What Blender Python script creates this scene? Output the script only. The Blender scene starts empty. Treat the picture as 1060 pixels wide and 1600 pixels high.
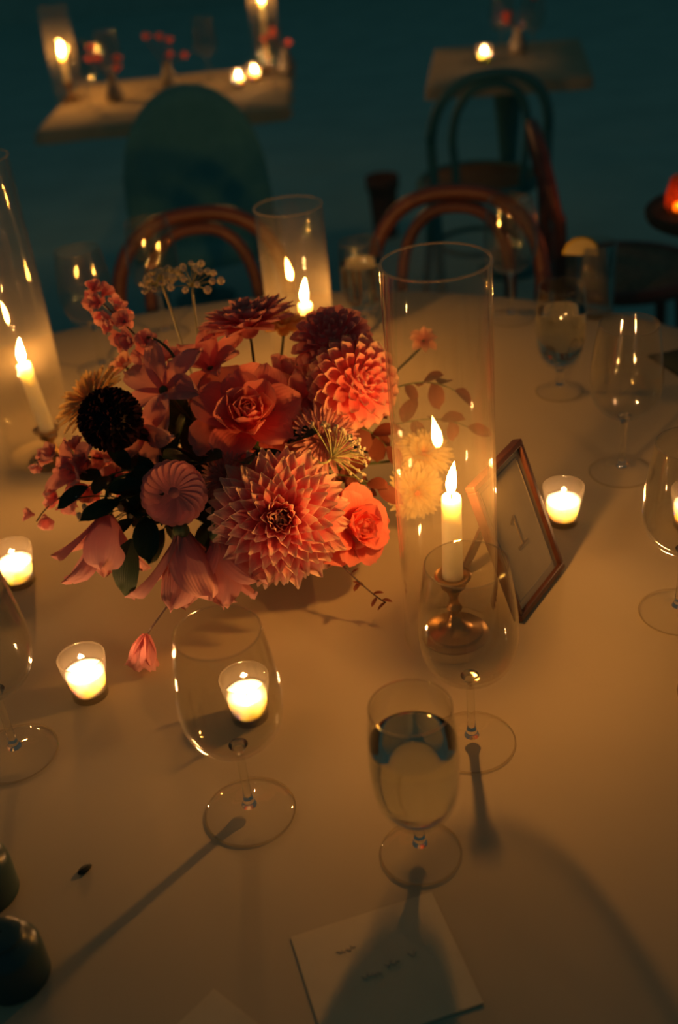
import bpy, math, random
from mathutils import Vector, Matrix

S = bpy.context.scene
COL = S.collection
R = math.radians
PI = math.pi
T = 0.75                      # table top height

# ------------------------------------------------------------------ camera
cd = bpy.data.cameras.new('camera')
cam = bpy.data.objects.new('camera', cd); COL.objects.link(cam)
S.camera = cam
cd.sensor_fit = 'VERTICAL'; cd.sensor_height = 36.0; cd.sensor_width = 24.0
cd.lens = 36.0 * 1720 / 1600
cd.clip_start = 0.02
pitch, roll = R(32.0), R(6.0)
fw = Vector((0, math.cos(pitch), -math.sin(pitch))); rt0 = Vector((1, 0, 0)); up0 = rt0.cross(fw)
rt = math.cos(roll) * rt0 - math.sin(roll) * up0
up = math.cos(roll) * up0 + math.sin(roll) * rt0
m = Matrix((rt, up, -fw)).transposed().to_4x4(); m.translation = (0, 0, T + 0.75)
cam.matrix_world = m
cd.dof.use_dof = True; cd.dof.focus_distance = 1.08; cd.dof.aperture_fstop = 3.2

# ------------------------------------------------------------------ world, exposure, sampling limits
w = bpy.data.worlds.new('night'); S.world = w; w.use_nodes = True
w.node_tree.nodes['Background'].inputs[0].default_value = (0.0130, 0.0300, 0.0310, 1)
w.node_tree.nodes['Background'].inputs[1].default_value = 1.0
S.view_settings.view_transform = 'Standard'
S.view_settings.look = 'None'
S.view_settings.gamma = 1.0
S.view_settings.use_curve_mapping = False
S.view_settings.exposure = 0.0
cy = S.cycles
cy.use_denoising = True
cy.max_bounces = 12; cy.transparent_max_bounces = 40; cy.transmission_bounces = 8
cy.diffuse_bounces = 6; cy.glossy_bounces = 4
cy.caustics_reflective = True; cy.caustics_refractive = True
cy.sample_clamp_indirect = 2.0
FLAME = 900.0

# ------------------------------------------------------------------ materials
MATS = {}
def newmat(name):
    mt = bpy.data.materials.new(name); mt.use_nodes = True
    nt = mt.node_tree; nt.nodes.clear()
    out = nt.nodes.new('ShaderNodeOutputMaterial')
    MATS[name] = mt
    return mt, nt, out
def pbsdf(nt, col, rough=.5, metal=0, **kw):
    b = nt.nodes.new('ShaderNodeBsdfPrincipled')
    b.inputs['Base Color'].default_value = (*col, 1); b.inputs['Roughness'].default_value = rough
    b.inputs['Metallic'].default_value = metal
    for k, v in kw.items(): b.inputs[k.replace('_', ' ')].default_value = v
    return b
def noise_mix(nt, c1, c2, scale, detail=4, coord='Object', stretch=None):
    tc = nt.nodes.new('ShaderNodeTexCoord'); n = nt.nodes.new('ShaderNodeTexNoise')
    n.inputs['Scale'].default_value = scale; n.inputs['Detail'].default_value = detail
    src = tc.outputs[coord]
    if stretch:
        mp = nt.nodes.new('ShaderNodeMapping'); mp.inputs['Scale'].default_value = stretch
        nt.links.new(src, mp.inputs[0]); src = mp.outputs[0]
    nt.links.new(src, n.inputs['Vector'])
    r = nt.nodes.new('ShaderNodeValToRGB')
    r.color_ramp.elements[0].position = .35; r.color_ramp.elements[1].position = .65
    r.color_ramp.elements[0].color = (*c1, 1); r.color_ramp.elements[1].color = (*c2, 1)
    nt.links.new(n.outputs['Fac'], r.inputs[0])
    return n, r
def simple(name, c1, c2=None, rough=.5, metal=0, scale=20, bump=0, bscale=None, stretch=None, **kw):
    mt, nt, out = newmat(name)
    b = pbsdf(nt, c1, rough, metal, **kw)
    n, r = noise_mix(nt, c1, c2 or tuple(x * .85 for x in c1), scale, stretch=stretch)
    nt.links.new(r.outputs[0], b.inputs['Base Color'])
    if bump:
        bn = nt.nodes.new('ShaderNodeBump'); bn.inputs['Strength'].default_value = bump; bn.inputs['Distance'].default_value = .003
        if bscale:
            tc = nt.nodes.new('ShaderNodeTexCoord'); n = nt.nodes.new('ShaderNodeTexNoise'); n.inputs['Scale'].default_value = bscale
            nt.links.new(tc.outputs['Object'], n.inputs['Vector'])
        nt.links.new(n.outputs['Fac'], bn.inputs['Height']); nt.links.new(bn.outputs[0], b.inputs['Normal'])
    nt.links.new(b.outputs[0], out.inputs[0])
    return mt
def thin_glass(name, tint=(.93, .93, .91), haze=0.0, hazecol=(.9, .85, .75), rough=.0, f0=.04):
    mt, nt, out = newmat(name); N = nt.nodes.new; L = nt.links.new
    lw = N('ShaderNodeLayerWeight'); lw.inputs[0].default_value = .5
    pw = N('ShaderNodeMath'); pw.operation = 'POWER'; pw.inputs[1].default_value = 5; L(lw.outputs['Facing'], pw.inputs[0])
    ma = N('ShaderNodeMath'); ma.operation = 'MULTIPLY_ADD'; ma.inputs[1].default_value = 1 - f0; ma.inputs[2].default_value = f0
    L(pw.outputs[0], ma.inputs[0])
    tr = N('ShaderNodeBsdfTransparent'); tr.inputs[0].default_value = (*tint, 1)
    gl = N('ShaderNodeBsdfGlossy'); gl.inputs['Roughness'].default_value = rough; gl.inputs[0].default_value = (1, 1, 1, 1)
    mx = N('ShaderNodeMixShader'); L(ma.outputs[0], mx.inputs[0]); L(tr.outputs[0], mx.inputs[1]); L(gl.outputs[0], mx.inputs[2])
    last = mx
    if haze:
        df = N('ShaderNodeBsdfDiffuse'); df.inputs[0].default_value = (*hazecol, 1)
        tl = N('ShaderNodeBsdfTranslucent'); tl.inputs[0].default_value = (*hazecol, 1)
        m2 = N('ShaderNodeMixShader'); L(df.outputs[0], m2.inputs[1]); L(tl.outputs[0], m2.inputs[2])
        tc = N('ShaderNodeTexCoord'); nz = N('ShaderNodeTexNoise'); nz.inputs['Scale'].default_value = 14; nz.inputs['Detail'].default_value = 5
        L(tc.outputs['Object'], nz.inputs['Vector'])
        mr = N('ShaderNodeMapRange'); mr.inputs[1].default_value = .3; mr.inputs[2].default_value = .7
        mr.inputs[3].default_value = haze * .6; mr.inputs[4].default_value = haze * 1.4; L(nz.outputs['Fac'], mr.inputs[0])
        m3 = N('ShaderNodeMixShader'); L(mr.outputs[0], m3.inputs[0]); L(mx.outputs[0], m3.inputs[1]); L(m2.outputs[0], m3.inputs[2])
        last = m3
    L(last.outputs[0], out.inputs[0])
    return mt
def real_glass(name, col=(1, 1, 1), ior=1.5, rough=0):
    mt, nt, out = newmat(name)
    g = nt.nodes.new('ShaderNodeBsdfGlass'); g.inputs[0].default_value = (*col, 1); g.inputs['IOR'].default_value = ior
    g.inputs['Roughness'].default_value = rough
    nt.links.new(g.outputs[0], out.inputs[0]); return mt
def petal_mat(name, base, mid, tip, transl=.45, rough=.6, var=.15, midpos=.55):
    """colour runs along the petal from its base to its tip"""
    mt, nt, out = newmat(name); N = nt.nodes.new; L = nt.links.new
    uv = N('ShaderNodeUVMap'); sp = N('ShaderNodeSeparateXYZ'); L(uv.outputs[0], sp.inputs[0])
    nz = N('ShaderNodeTexNoise'); nz.inputs['Scale'].default_value = 6; L(uv.outputs[0], nz.inputs['Vector'])
    ad = N('ShaderNodeMath'); ad.operation = 'MULTIPLY_ADD'; ad.inputs[1].default_value = .25; L(nz.outputs['Fac'], ad.inputs[0]); L(sp.outputs['Y'], ad.inputs[2])
    sb = N('ShaderNodeMath'); sb.operation = 'SUBTRACT'; sb.inputs[1].default_value = .125; L(ad.outputs[0], sb.inputs[0])
    rp = N('ShaderNodeValToRGB'); L(sb.outputs[0], rp.inputs[0])
    e = rp.color_ramp.elements; e[0].position = 0; e[0].color = (*base, 1); e[1].position = 1; e[1].color = (*tip, 1)
    em = e.new(midpos); em.color = (*mid, 1)
    oi = N('ShaderNodeObjectInfo'); mr = N('ShaderNodeMapRange'); mr.inputs[3].default_value = 1 - var; mr.inputs[4].default_value = 1.0 + var * .3; L(oi.outputs['Random'], mr.inputs[0])
    hs = N('ShaderNodeHueSaturation'); L(mr.outputs[0], hs.inputs['Value']); L(rp.outputs[0], hs.inputs['Color'])
    b = pbsdf(nt, base, rough); b.inputs['Specular IOR Level'].default_value = .2; L(hs.outputs[0], b.inputs['Base Color'])
    wv = N('ShaderNodeTexWave'); wv.inputs['Scale'].default_value = 4; wv.inputs['Distortion'].default_value = 1.5; L(uv.outputs[0], wv.inputs['Vector'])
    bp = N('ShaderNodeBump'); bp.inputs['Strength'].default_value = .25; bp.inputs['Distance'].default_value = .001; L(wv.outputs['Fac'], bp.inputs['Height']); L(bp.outputs[0], b.inputs['Normal'])
    t = N('ShaderNodeBsdfTranslucent'); L(hs.outputs[0], t.inputs[0])
    mx = N('ShaderNodeMixShader'); mx.inputs[0].default_value = transl; L(b.outputs[0], mx.inputs[1]); L(t.outputs[0], mx.inputs[2])
    L(mx.outputs[0], out.inputs[0]); return mt
def emission(name, col, strength):
    mt, nt, out = newmat(name); e = nt.nodes.new('ShaderNodeEmission'); e.inputs[0].default_value = (*col, 1); e.inputs[1].default_value = strength
    nt.links.new(e.outputs[0], out.inputs[0]); return mt

simple('floor', (.40, .70, .67), (.34, .62, .60), .95, scale=3, bump=.2, bscale=60)
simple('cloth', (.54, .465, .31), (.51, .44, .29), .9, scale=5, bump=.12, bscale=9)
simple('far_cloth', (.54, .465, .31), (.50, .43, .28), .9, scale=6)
simple('table_wood', (.10, .05, .03), (.06, .03, .02), .5, scale=4)
simple('bentwood', (.23, .09, .068), (.17, .066, .05), .35, scale=6, stretch=(1, 1, 6))
simple('shaded_wood', (.06, .26, .27), (.05, .23, .24), .6, scale=8)  # unlit tone of the rear bentwood chair put into the colour
simple('cane', (.35, .22, .12), (.2, .12, .07), .6, scale=60)
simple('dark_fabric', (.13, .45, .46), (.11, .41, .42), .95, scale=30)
simple('brass', (.55, .33, .15), (.42, .24, .10), .28, 1.0, scale=15)
simple('frame_wood', (.13, .05, .038), (.09, .035, .028), .4, scale=10, stretch=(1, 8, 8))
simple('paper', (.66, .58, .38), (.63, .55, .36), .8, scale=40)
simple('mat_board', (.50, .44, .30), (.47, .41, .28), .8, scale=40)
simple('ink', (.30, .25, .18), (.26, .215, .155), .7, scale=40)
simple('pale_ink', (.36, .34, .29), (.32, .30, .26), .7, scale=40)
simple('wick', (.02, .015, .012), (.01, .01, .01), .9)
simple('stem', (.10, .14, .05), (.06, .09, .035), .5, scale=30)
simple('dark_stem', (.10, .05, .045), (.06, .04, .03), .5, scale=30)
simple('pale_stem', (.42, .45, .22), (.34, .38, .17), .5, scale=30)
simple('vase', (.30, .28, .24), (.24, .22, .19), .35, scale=10)
simple('citrus', (.80, .68, .30), (.72, .60, .24), .5, scale=40)
simple('rind', (.55, .42, .05), (.5, .36, .04), .5, scale=40)
simple('seed', (.02, .025, .02), (.015, .02, .015), .7)
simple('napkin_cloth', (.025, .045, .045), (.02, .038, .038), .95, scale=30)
simple('terracotta', (.16, .10, .08), (.13, .085, .07), .9, scale=12)
simple('black_glass', (.04, .085, .085), (.03, .07, .07), .3, scale=10)
thin_glass('hurricane_glass', (.975, .97, .95), haze=.012)
thin_glass('wine_glass', (.935, .935, .915))
thin_glass('foot_glass', (.985, .985, .97))
thin_glass('votive_glass', (.97, .965, .94), haze=.02)
thin_glass('red_glass', (.96, .50, .18), haze=.03, hazecol=(.9, .2, .08))
thin_glass('rim_glass', (.9, .88, .8), haze=.07)
thin_glass('fine_rim_glass', (.92, .9, .85), haze=.03)
real_glass('stem_glass', (.98, .98, .96), 1.48)
real_glass('water', (.97, .99, .96), 1.33)
emission('flame', (1.0, .395, .075), FLAME)
emission('votive_flame', (1.0, .47, .16), FLAME)
mt, nt, out = newmat('wax'); b = pbsdf(nt, (.98, .94, .84), .45)
b.inputs['Subsurface Weight'].default_value = 1.0; b.inputs['Subsurface Radius'].default_value = (1, .8, .55); b.inputs['Subsurface Scale'].default_value = .03
n, r = noise_mix(nt, (.98, .94, .84), (.97, .92, .80), 30); nt.links.new(r.outputs[0], b.inputs['Base Color']); nt.links.new(b.outputs[0], out.inputs[0])

mt, nt, out = newmat('taper_wax'); b = pbsdf(nt, (.995, .92, .66), .45)
b.inputs['Subsurface Weight'].default_value = 1.0; b.inputs['Subsurface Radius'].default_value = (1, .85, .6); b.inputs['Subsurface Scale'].default_value = .045
n, r = noise_mix(nt, (.995, .92, .66), (.99, .90, .62), 30); nt.links.new(r.outputs[0], b.inputs['Base Color']); nt.links.new(b.outputs[0], out.inputs[0])

petal_mat('coral_dahlia', (.88, .16, .20), (.92, .29, .33), (.95, .74, .60), midpos=.74)
petal_mat('ball_dahlia', (.92, .20, .20), (.96, .36, .34), (.97, .76, .58), midpos=.66)
petal_mat('pink_dahlia', (.82, .23, .25), (.86, .31, .32), (.90, .46, .42), midpos=.6)
petal_mat('coral_rose', (.95, .16, .12), (.97, .23, .18), (.96, .33, .28))
petal_mat('red_rose', (.92, .17, .16), (.94, .24, .22), (.96, .36, .32))
petal_mat('dusty_pink', (.84, .32, .32), (.88, .39, .38), (.92, .50, .46))
petal_mat('flat_pink', (.92, .31, .32), (.93, .36, .36), (.95, .42, .40))
petal_mat('mauve', (.70, .30, .30), (.76, .37, .36), (.80, .45, .42))
petal_mat('yellow_mum', (.85, .36, .08), (.92, .58, .20), (.95, .70, .32))
petal_mat('cream_mum', (.90, .45, .12), (.95, .80, .40), (.97, .88, .55))
petal_mat('tan_petal', (.80, .36, .28), (.86, .47, .34), (.92, .62, .46))
petal_mat('black_scabiosa', (.018, .014, .016), (.02, .012, .014), (.07, .016, .018), transl=.05)
petal_mat('dark_leaf', (.022, .035, .022), (.028, .05, .028), (.04, .06, .03), transl=.12, rough=.45)
petal_mat('red_leaf', (.16, .05, .035), (.24, .075, .05), (.30, .11, .07), transl=.25, rough=.5)
petal_mat('white_floret', (.75, .72, .55), (.8, .76, .6), (.85, .8, .62))
simple('mum_centre', (.78, .22, .04), (.60, .14, .03), .8, scale=200, bump=.5)

# ------------------------------------------------------------------ mesh helpers
def mesh_data(name, verts, faces, mat=None, uvs=None, smooth=True):
    me = bpy.data.meshes.new(name); me.from_pydata([tuple(v) for v in verts], [], faces)
    if uvs is not None:
        ul = me.uv_layers.new(name='UVMap')
        for lp in me.loops: ul.data[lp.index].uv = uvs[lp.vertex_index]
    if smooth:
        me.polygons.foreach_set('use_smooth', [True] * len(me.polygons))
    if mat: me.materials.append(MATS[mat])
    me.update(); return me
def link(name, me, parent=None, mat4=None):
    o = bpy.data.objects.new(name, me); COL.objects.link(o)
    if parent is not None: o.parent = parent
    if mat4 is not None: o.matrix_basis = mat4
    return o
def empty(name, loc=(0, 0, 0), rz=0, mat4=None):
    o = bpy.data.objects.new(name, None); COL.objects.link(o); o.empty_display_size = .02
    o.matrix_basis = mat4 if mat4 is not None else Matrix.Translation(loc) @ Matrix.Rotation(rz, 4, 'Z')
    return o
def tag(o, label, cat=None, group=None, kind=None):
    o['label'] = label
    if cat: o['category'] = cat
    if group: o['group'] = group
    if kind: o['kind'] = kind
    return o
def copy_tree(o, parent=None):
    c = o.copy(); COL.objects.link(c)
    if parent is not None: c.parent = parent
    for ch in list(o.children): copy_tree(ch, c)
    return c
class MB:
    def __init__(s): s.v = []; s.f = []; s.uv = []
    def add(s, v, f, uv=None):
        k = len(s.v); s.v += [Vector(p) for p in v]; s.f += [tuple(i + k for i in q) for q in f]
        s.uv += uv if uv else [(.5, .5)] * len(v)
    def xf(s, M, k0=0):
        for i in range(k0, len(s.v)): s.v[i] = M @ s.v[i]
    def lathe(s, prof, seg=32, cap0=False, cap1=False, c=(0, 0, 0)):
        v = []; f = []; n = len(prof)
        for i in range(seg):
            a = 2 * PI * i / seg
            for r, z in prof: v.append((c[0] + r * math.cos(a), c[1] + r * math.sin(a), c[2] + z))
        for i in range(seg):
            j = (i + 1) % seg
            for k in range(n - 1): f.append((i * n + k, j * n + k, j * n + k + 1, i * n + k + 1))
        if cap0: f.append(tuple(i * n for i in reversed(range(seg))))
        if cap1: f.append(tuple(i * n + n - 1 for i in range(seg)))
        s.add(v, f); return s
    def tube(s, pts, rad, seg=8, closed=False, caps=True):
        pts = [Vector(p) for p in pts]; n = len(pts)
        if not hasattr(rad, '__len__'): rad = [rad] * n
        v = []; f = []; prev = None
        for i, p in enumerate(pts):
            if closed: t = pts[(i + 1) % n] - pts[i - 1]
            else: t = pts[min(i + 1, n - 1)] - pts[max(i - 1, 0)]
            t = t.normalized() if t.length > 1e-9 else Vector((0, 0, 1))
            if prev is None:
                a = Vector((0, 0, 1)) if abs(t.z) < .9 else Vector((1, 0, 0)); nrm = (a - t * a.dot(t)).normalized()
            else:
                nrm = prev - t * prev.dot(t); nrm = nrm.normalized() if nrm.length > 1e-6 else prev
            prev = nrm; bi = t.cross(nrm)
            for k in range(seg):
                a = 2 * PI * k / seg; v.append(p + rad[i] * (math.cos(a) * nrm + math.sin(a) * bi))
        for i in range(n if closed else n - 1):
            j = (i + 1) % n
            for k in range(seg):
                l = (k + 1) % seg; f.append((i * seg + k, i * seg + l, j * seg + l, j * seg + k))
        if caps and not closed:
            f.append(tuple(reversed(range(seg)))); f.append(tuple((n - 1) * seg + k for k in range(seg)))
        s.add(v, f); return s
    def box(s, x0, x1, y0, y1, z0, z1):
        v = [(x, y, z) for x in (x0, x1) for y in (y0, y1) for z in (z0, z1)]
        s.add(v, [(0, 1, 3, 2), (4, 6, 7, 5), (0, 4, 5, 1), (2, 3, 7, 6), (0, 2, 6, 4), (1, 5, 7, 3)]); return s
    def ball(s, c, r, seg=10, rings=6, sz=1):
        prof = [(r * math.sin(PI * k / rings), -r * sz * math.cos(PI * k / rings)) for k in range(rings + 1)]
        prof[0] = (r * .02, prof[0][1]); prof[-1] = (r * .02, prof[-1][1]); s.lathe(prof, seg, c=c); return s
    def data(s, name, mat, smooth=True, uv=False): return mesh_data(name, s.v, s.f, mat, s.uv if uv else None, smooth)
    def build(s, name, mat, parent=None, smooth=True, mat4=None, uv=False): return link(name, s.data(name, mat, smooth, uv), parent, mat4)
def bez(p, n=12):
    p = [Vector(q) for q in p]; o = []
    for i in range(n + 1):
        t = i / n; q = p
        while len(q) > 1: q = [q[k].lerp(q[k + 1], t) for k in range(len(q) - 1)]
        o.append(q[0])
    return o
def smooth_prof(prof, n=5):
    """Catmull-Rom through profile points"""
    P = [Vector((a, b)) for a, b in prof]; o = []
    for i in range(len(P) - 1):
        p0 = P[max(i - 1, 0)]; p1 = P[i]; p2 = P[i + 1]; p3 = P[min(i + 2, len(P) - 1)]
        for k in range(n):
            t = k / n
            q = .5 * ((2 * p1) + (p2 - p0) * t + (2 * p0 - 5 * p1 + 4 * p2 - p3) * t * t + (3 * p1 - p0 - 3 * p2 + p3) * t ** 3)
            o.append((max(q.x, 1e-4), q.y))
    o.append(tuple(P[-1])); return o

# ------------------------------------------------------------------ the setting
fl = MB().box(-14, 14, -6, 22, -.1, 0).build('floor', 'floor', smooth=False)
tag(fl, 'dark floor lost in shadow beyond the table', kind='structure')

wl = MB().box(-14, 14, 12.6, 12.8, 0, 4).build('wall_back', 'floor', smooth=False)
tag(wl, 'dark wall far behind the rear tables', kind='structure')

# ------------------------------------------------------------------ big round table and its cloth
TC = Vector((-.13, 1.08)); TR = .93
t = empty('round_table', (TC.x, TC.y, 0)); tag(t, 'large round dining table hidden under the white tablecloth', 'table')
MB().lathe([(.001, T - .035), (TR - .02, T - .035), (TR - .01, T - .02), (TR - .01, T - .006), (.001, T - .006)], 64).build('tabletop', 'table_wood', t)
MB().lathe(smooth_prof([(.05, .04), (.07, .1), (.045, .3), (.05, .6), (.12, T - .036)]), 24).build('pedestal', 'table_wood', t)
for k in range(4):
    a = PI / 4 + k * PI / 2
    MB().tube(bez([(0, 0, .13), (.2 * math.cos(a), .2 * math.sin(a), .14), (.42 * math.cos(a), .42 * math.sin(a), .025)], 8), .025, 8).build('leg', 'table_wood', t)
v = []; f = []; seg = 180
rings = [0.0, .15, .3, .45, .6, .75, .86, TR - .02, TR - .004]
drops = [.012, .04, .09, .15, .21, .27]
for i in range(seg):
    a = 2 * PI * i / seg
    for r_ in rings: v.append((max(r_, .001) * math.cos(a), max(r_, .001) * math.sin(a), T - (.004 if r_ > TR - .01 else 0)))
    for d in drops:
        fold = (d / .27) ** .8 * (.045 * math.sin(15 * a + .7 * math.sin(3 * a)) + .02 * math.sin(31 * a + 1))
        rr = TR + .006 + .03 * d + fold
        v.append((rr * math.cos(a), rr * math.sin(a), T - d))
n = len(rings) + len(drops)
for i in range(seg):
    j = (i + 1) % seg
    for k in range(n - 1): f.append((i * n + k, i * n + k + 1, j * n + k + 1, j * n + k))
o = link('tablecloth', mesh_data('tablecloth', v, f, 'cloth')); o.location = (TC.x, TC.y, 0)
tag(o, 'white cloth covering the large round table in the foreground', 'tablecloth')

# ------------------------------------------------------------------ candles
def flame_data(h=.034, r=.0052, bend=0.0, mat='flame'):
    prof = [(.0004, 0), (.45, .05), (.82, .16), (1, .32), (.86, .52), (.55, .72), (.25, .88), (.02, 1)]
    mb = MB().lathe([(max(a * r, .0002), b * h) for a, b in prof], 12)
    for p in mb.v: p.x += bend * (p.z / h) ** 2 * h
    return mb.data('flame', mat)
FL_MAIN = flame_data(.036, .0056, .12); FL_SMALL = flame_data(.0115, .0029, .05, 'votive_flame')

def taper(base, top, label, r=.0102, fl=None, group='lit taper candles on the round table'):
    base = Vector(base); top = Vector(top); d = top - base; h = d.length
    M = d.to_track_quat('Z', 'Y').to_matrix().to_4x4(); M.translation = base
    e = empty('taper_candle', mat4=M); tag(e, label, 'candle', group)
    MB().lathe([(.0005, 0), (r * 1.08, 0), (r * 1.08, .004), (r * 1.03, h * .4), (r * .98, h - .004), (r * .93, h - .0005), (r * .80, h + .001), (r * .55, h - .0015), (.0005, h - .003)], 28).build('wax', 'taper_wax', e)
    MB().tube([(0, 0, h - .004), (.0004, 0, h + .004), (.0016, 0, h + .010)], .0007, 6).build('wick', 'wick', e)
    f_ = link('flame', fl or FL_MAIN, e, Matrix.Translation((0, 0, h + .003)) @ M.to_3x3().inverted().to_4x4())
    f_['label'] = 'bright candle flame'
    return e
def candlestick(x, y, z0, zc, label, group='brass candlesticks inside the glass chimneys'):
    e = empty('candlestick', (x, y, z0)); tag(e, label, 'candlestick', group)
    MB().lathe([(.001, .0), (.0355, .0), (.0362, .0006), (.0365, .0022), (.0358, .003), (.0305, .0036), (.0298, .0042), (.0288, .0066), (.0280, .0072), (.0190, .0084), (.0184, .0090), (.0125, .0118), (.0085, .018), (.0065, .026), (.001, .026)], 40).build('base', 'brass', e)
    h = zc
    MB().lathe(smooth_prof([(.008, .024), (.0055, .03), (.0085, .036), (.0055, .042), (.0048, .05), (.0075, h - .008), (.006, h - .004)]), 24).build('stem', 'brass', e)
    MB().lathe([(.001, h - .005), (.009, h - .005), (.013, h - .002), (.0135, h + .006), (.019, h + .010), (.0195, h + .012), (.0122, h + .012), (.0118, h + .002), (.001, h + .002)], 32).build('cup', 'brass', e)
    return e
def hurricane(x, y, r, h, label, mat='hurricane_glass', seg=72, group='tall glass hurricane chimneys'):
    th = .0022
    prof = [(r - th, .0), (r, .0), (r, h * .25), (r, h * .5), (r, h * .75), (r, h - .003), (r + .0006, h - .0008), (r - th * .4, h + .0004), (r - th, h - .0012), (r - th, h * .75), (r - th, h * .5), (r - th, h * .25), (r - th, .0)]
    o = MB().lathe(prof, seg).build('hurricane_glass', mat); o.location = (x, y, T)
    MB().tube([((r - th / 2) * math.cos(2 * PI * i / seg), (r - th / 2) * math.sin(2 * PI * i / seg), h + .0006) for i in range(seg)], .0013, 8, True).build('rim', 'rim_glass', o)
    return tag(o, label, 'hurricane glass', group)

candlestick(.111, .929, T, .066, 'brass candlestick with round foot seen through the empty wine glass')
taper((.1105, .929, T + .069), (.1125, .929, T + .174), 'cream taper candle burning inside the chimney beside the framed card')
hurricane(.107, .929, .050, .416, 'tall clear glass chimney around the candle in front of the framed card')
candlestick(-.405, 1.425, T, .04, 'brass candlestick hidden by flowers inside the left chimney')
taper((-.403, 1.423, T + .043), (-.4125, 1.42, T + .155), 'leaning cream taper candle burning at the left edge of the photo')
hurricane(-.424, 1.447, .053, .428, 'tall glass chimney cut by the left edge of the photo')
candlestick(-.017, 1.58, T, .034, 'brass candlestick hidden behind the flowers inside the far chimney')
taper((-.017, 1.58, T + .037), (-.0185, 1.58, T + .138), 'short taper candle burning behind the flower arrangement')
hurricane(-.0275, 1.58, .0505, .288, 'shorter glass chimney behind the flowers with a candle inside')

_votive = []
def votive(x, y, label, rz=0, z=T, group='glowing glass votives on the round table'):
    if not _votive:
        e = empty('votive_candle', (x, y, z), rz); h = .051
        MB().lathe([(.001, 0), (.0188, 0), (.0197, .002), (.0213, h * .4), (.0248, h - .001), (.0244, h), (.0233, h - .0005), (.0200, h * .4), (.0187, .008), (.001, .0065)], 40).build('glass_cup', 'votive_glass', e)
        MB().lathe([(.001, .0072), (.0180, .0082), (.0197, h * .4), (.0210, .0315), (.0200, .0305), (.013, .0290), (.001, .0282)], 36).build('wax', 'wax', e)
        MB().tube([(.0240 * math.cos(2 * PI * i / 40), .0240 * math.sin(2 * PI * i / 40), h) for i in range(40)], .0009, 8, True).build('rim', 'fine_rim_glass', e)
        MB().tube([(0, 0, .027), (.0003, 0, .032), (.001, 0, .036)], .0006, 6).build('wick', 'wick', e)
        link('flame', FL_SMALL, e, Matrix.Translation((0, 0, .0315)))
        _votive.append(e)
    else:
        e = copy_tree(_votive[0]); e.matrix_basis = Matrix.Translation((x, y, z)) @ Matrix.Rotation(rz, 4, 'Z')
    tag(e, label, 'votive candle', group); return e
votive(-.396, 1.116, 'lit glass votive at the left edge beside the drooping flowers')
votive(-.279, .893, 'lit glass votive standing alone at lower left of the flowers', .8)
votive(-.110, .834, 'lit glass votive seen through the front wine glass', 1.6)
votive(.272, 1.124, 'lit glass votive standing behind the framed table number', 2.4)
votive(.416, 1.086, 'lit glass votive cut by the right edge behind a wine glass', 3.0)

# ------------------------------------------------------------------ glasses
def ring(r_, z_, t_, nm, mt_, e_, sg=56): return MB().tube([(r_ * math.cos(2 * PI * i / sg), r_ * math.sin(2 * PI * i / sg), z_) for i in range(sg)], t_, 8, True).build(nm, mt_, e_)
def wine_parts(e):
    MB().lathe([(.0408, .0003), (.0414, .0012), (.0406, .0023), (.030, .0032), (.016, .0055), (.008, .0095), (.001, .0105)], 56).build('foot', 'foot_glass', e)
    MB().lathe(smooth_prof([(.0072, .0096), (.0046, .018), (.0038, .035), (.0038, .06), (.0046, .074), (.0085, .083)]), 20, True, True).build('stem', 'stem_glass', e)
    outer = smooth_prof([(.003, .0825), (.016, .0845), (.030, .092), (.040, .106), (.0445, .126), (.0440, .150), (.0408, .178), (.0362, .207)], 6)
    inner = smooth_prof([(.0352, .2072), (.0398, .178), (.0430, .150), (.0434, .127), (.0386, .108), (.028, .0955), (.013, .0885), (.001, .087)], 6)
    MB().lathe(outer + inner, 64).build('bowl', 'wine_glass', e)
    ring(.0357, .2072, .0006, 'rim', 'fine_rim_glass', e); ring(.0408, .0012, .0009, 'foot_rim', 'fine_rim_glass', e)
_wine = []
def wine(x, y, label, rz=0, group='empty stemmed wine glasses', z=T):
    if not _wine:
        e = empty('wine_glass', (x, y, z), rz); wine_parts(e); _wine.append(e)
    else:
        e = copy_tree(_wine[0]); e.matrix_basis = Matrix.Translation((x, y, z)) @ Matrix.Rotation(rz, 4, 'Z')
    return tag(e, label, 'wine glass', group)
_goblet = []
def goblet(x, y, label, rz=0, z=T, group='short-stemmed water goblets'):
    if not _goblet:
        e = empty('water_goblet', (x, y, z), rz)
        MB().lathe([(.0344, .0003), (.0350, .0014), (.0341, .0028), (.024, .0042), (.012, .0075), (.007, .0125), (.001, .0135)], 56).build('foot', 'foot_glass', e)
        MB().lathe(smooth_prof([(.0066, .0126), (.0050, .02), (.0050, .032), (.008, .041)]), 20, True, True).build('stem', 'stem_glass', e)
        outer = smooth_prof([(.003, .0405), (.014, .0425), (.026, .052), (.034, .072), (.0368, .10), (.0360, .135), (.0332, .166)], 6)
        inner = smooth_prof([(.0320, .1662), (.0348, .135), (.0355, .10), (.0327, .073), (.0245, .0545), (.0125, .0465), (.001, .0455)], 6)
        MB().lathe(outer + inner, 64).build('bowl', 'wine_glass', e)
        ring(.0326, .1662, .0006, 'rim', 'fine_rim_glass', e); ring(.0344, .0014, .0010, 'foot_rim', 'fine_rim_glass', e)
        wp = smooth_prof([(.001, .0458), (.0122, .0469), (.0242, .0550), (.0324, .0733), (.0352, .10), (.0349, .130)], 6) + [(.030, .1294), (.001, .1292)]
        MB().lathe(wp, 56).build('water', 'water', e)['label'] = 'clear water filling the goblet'
        _goblet.append(e)
    else:
        e = copy_tree(_goblet[0]); e.matrix_basis = Matrix.Translation((x, y, z)) @ Matrix.Rotation(rz, 4, 'Z')
    return tag(e, label, 'water goblet', group)
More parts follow.
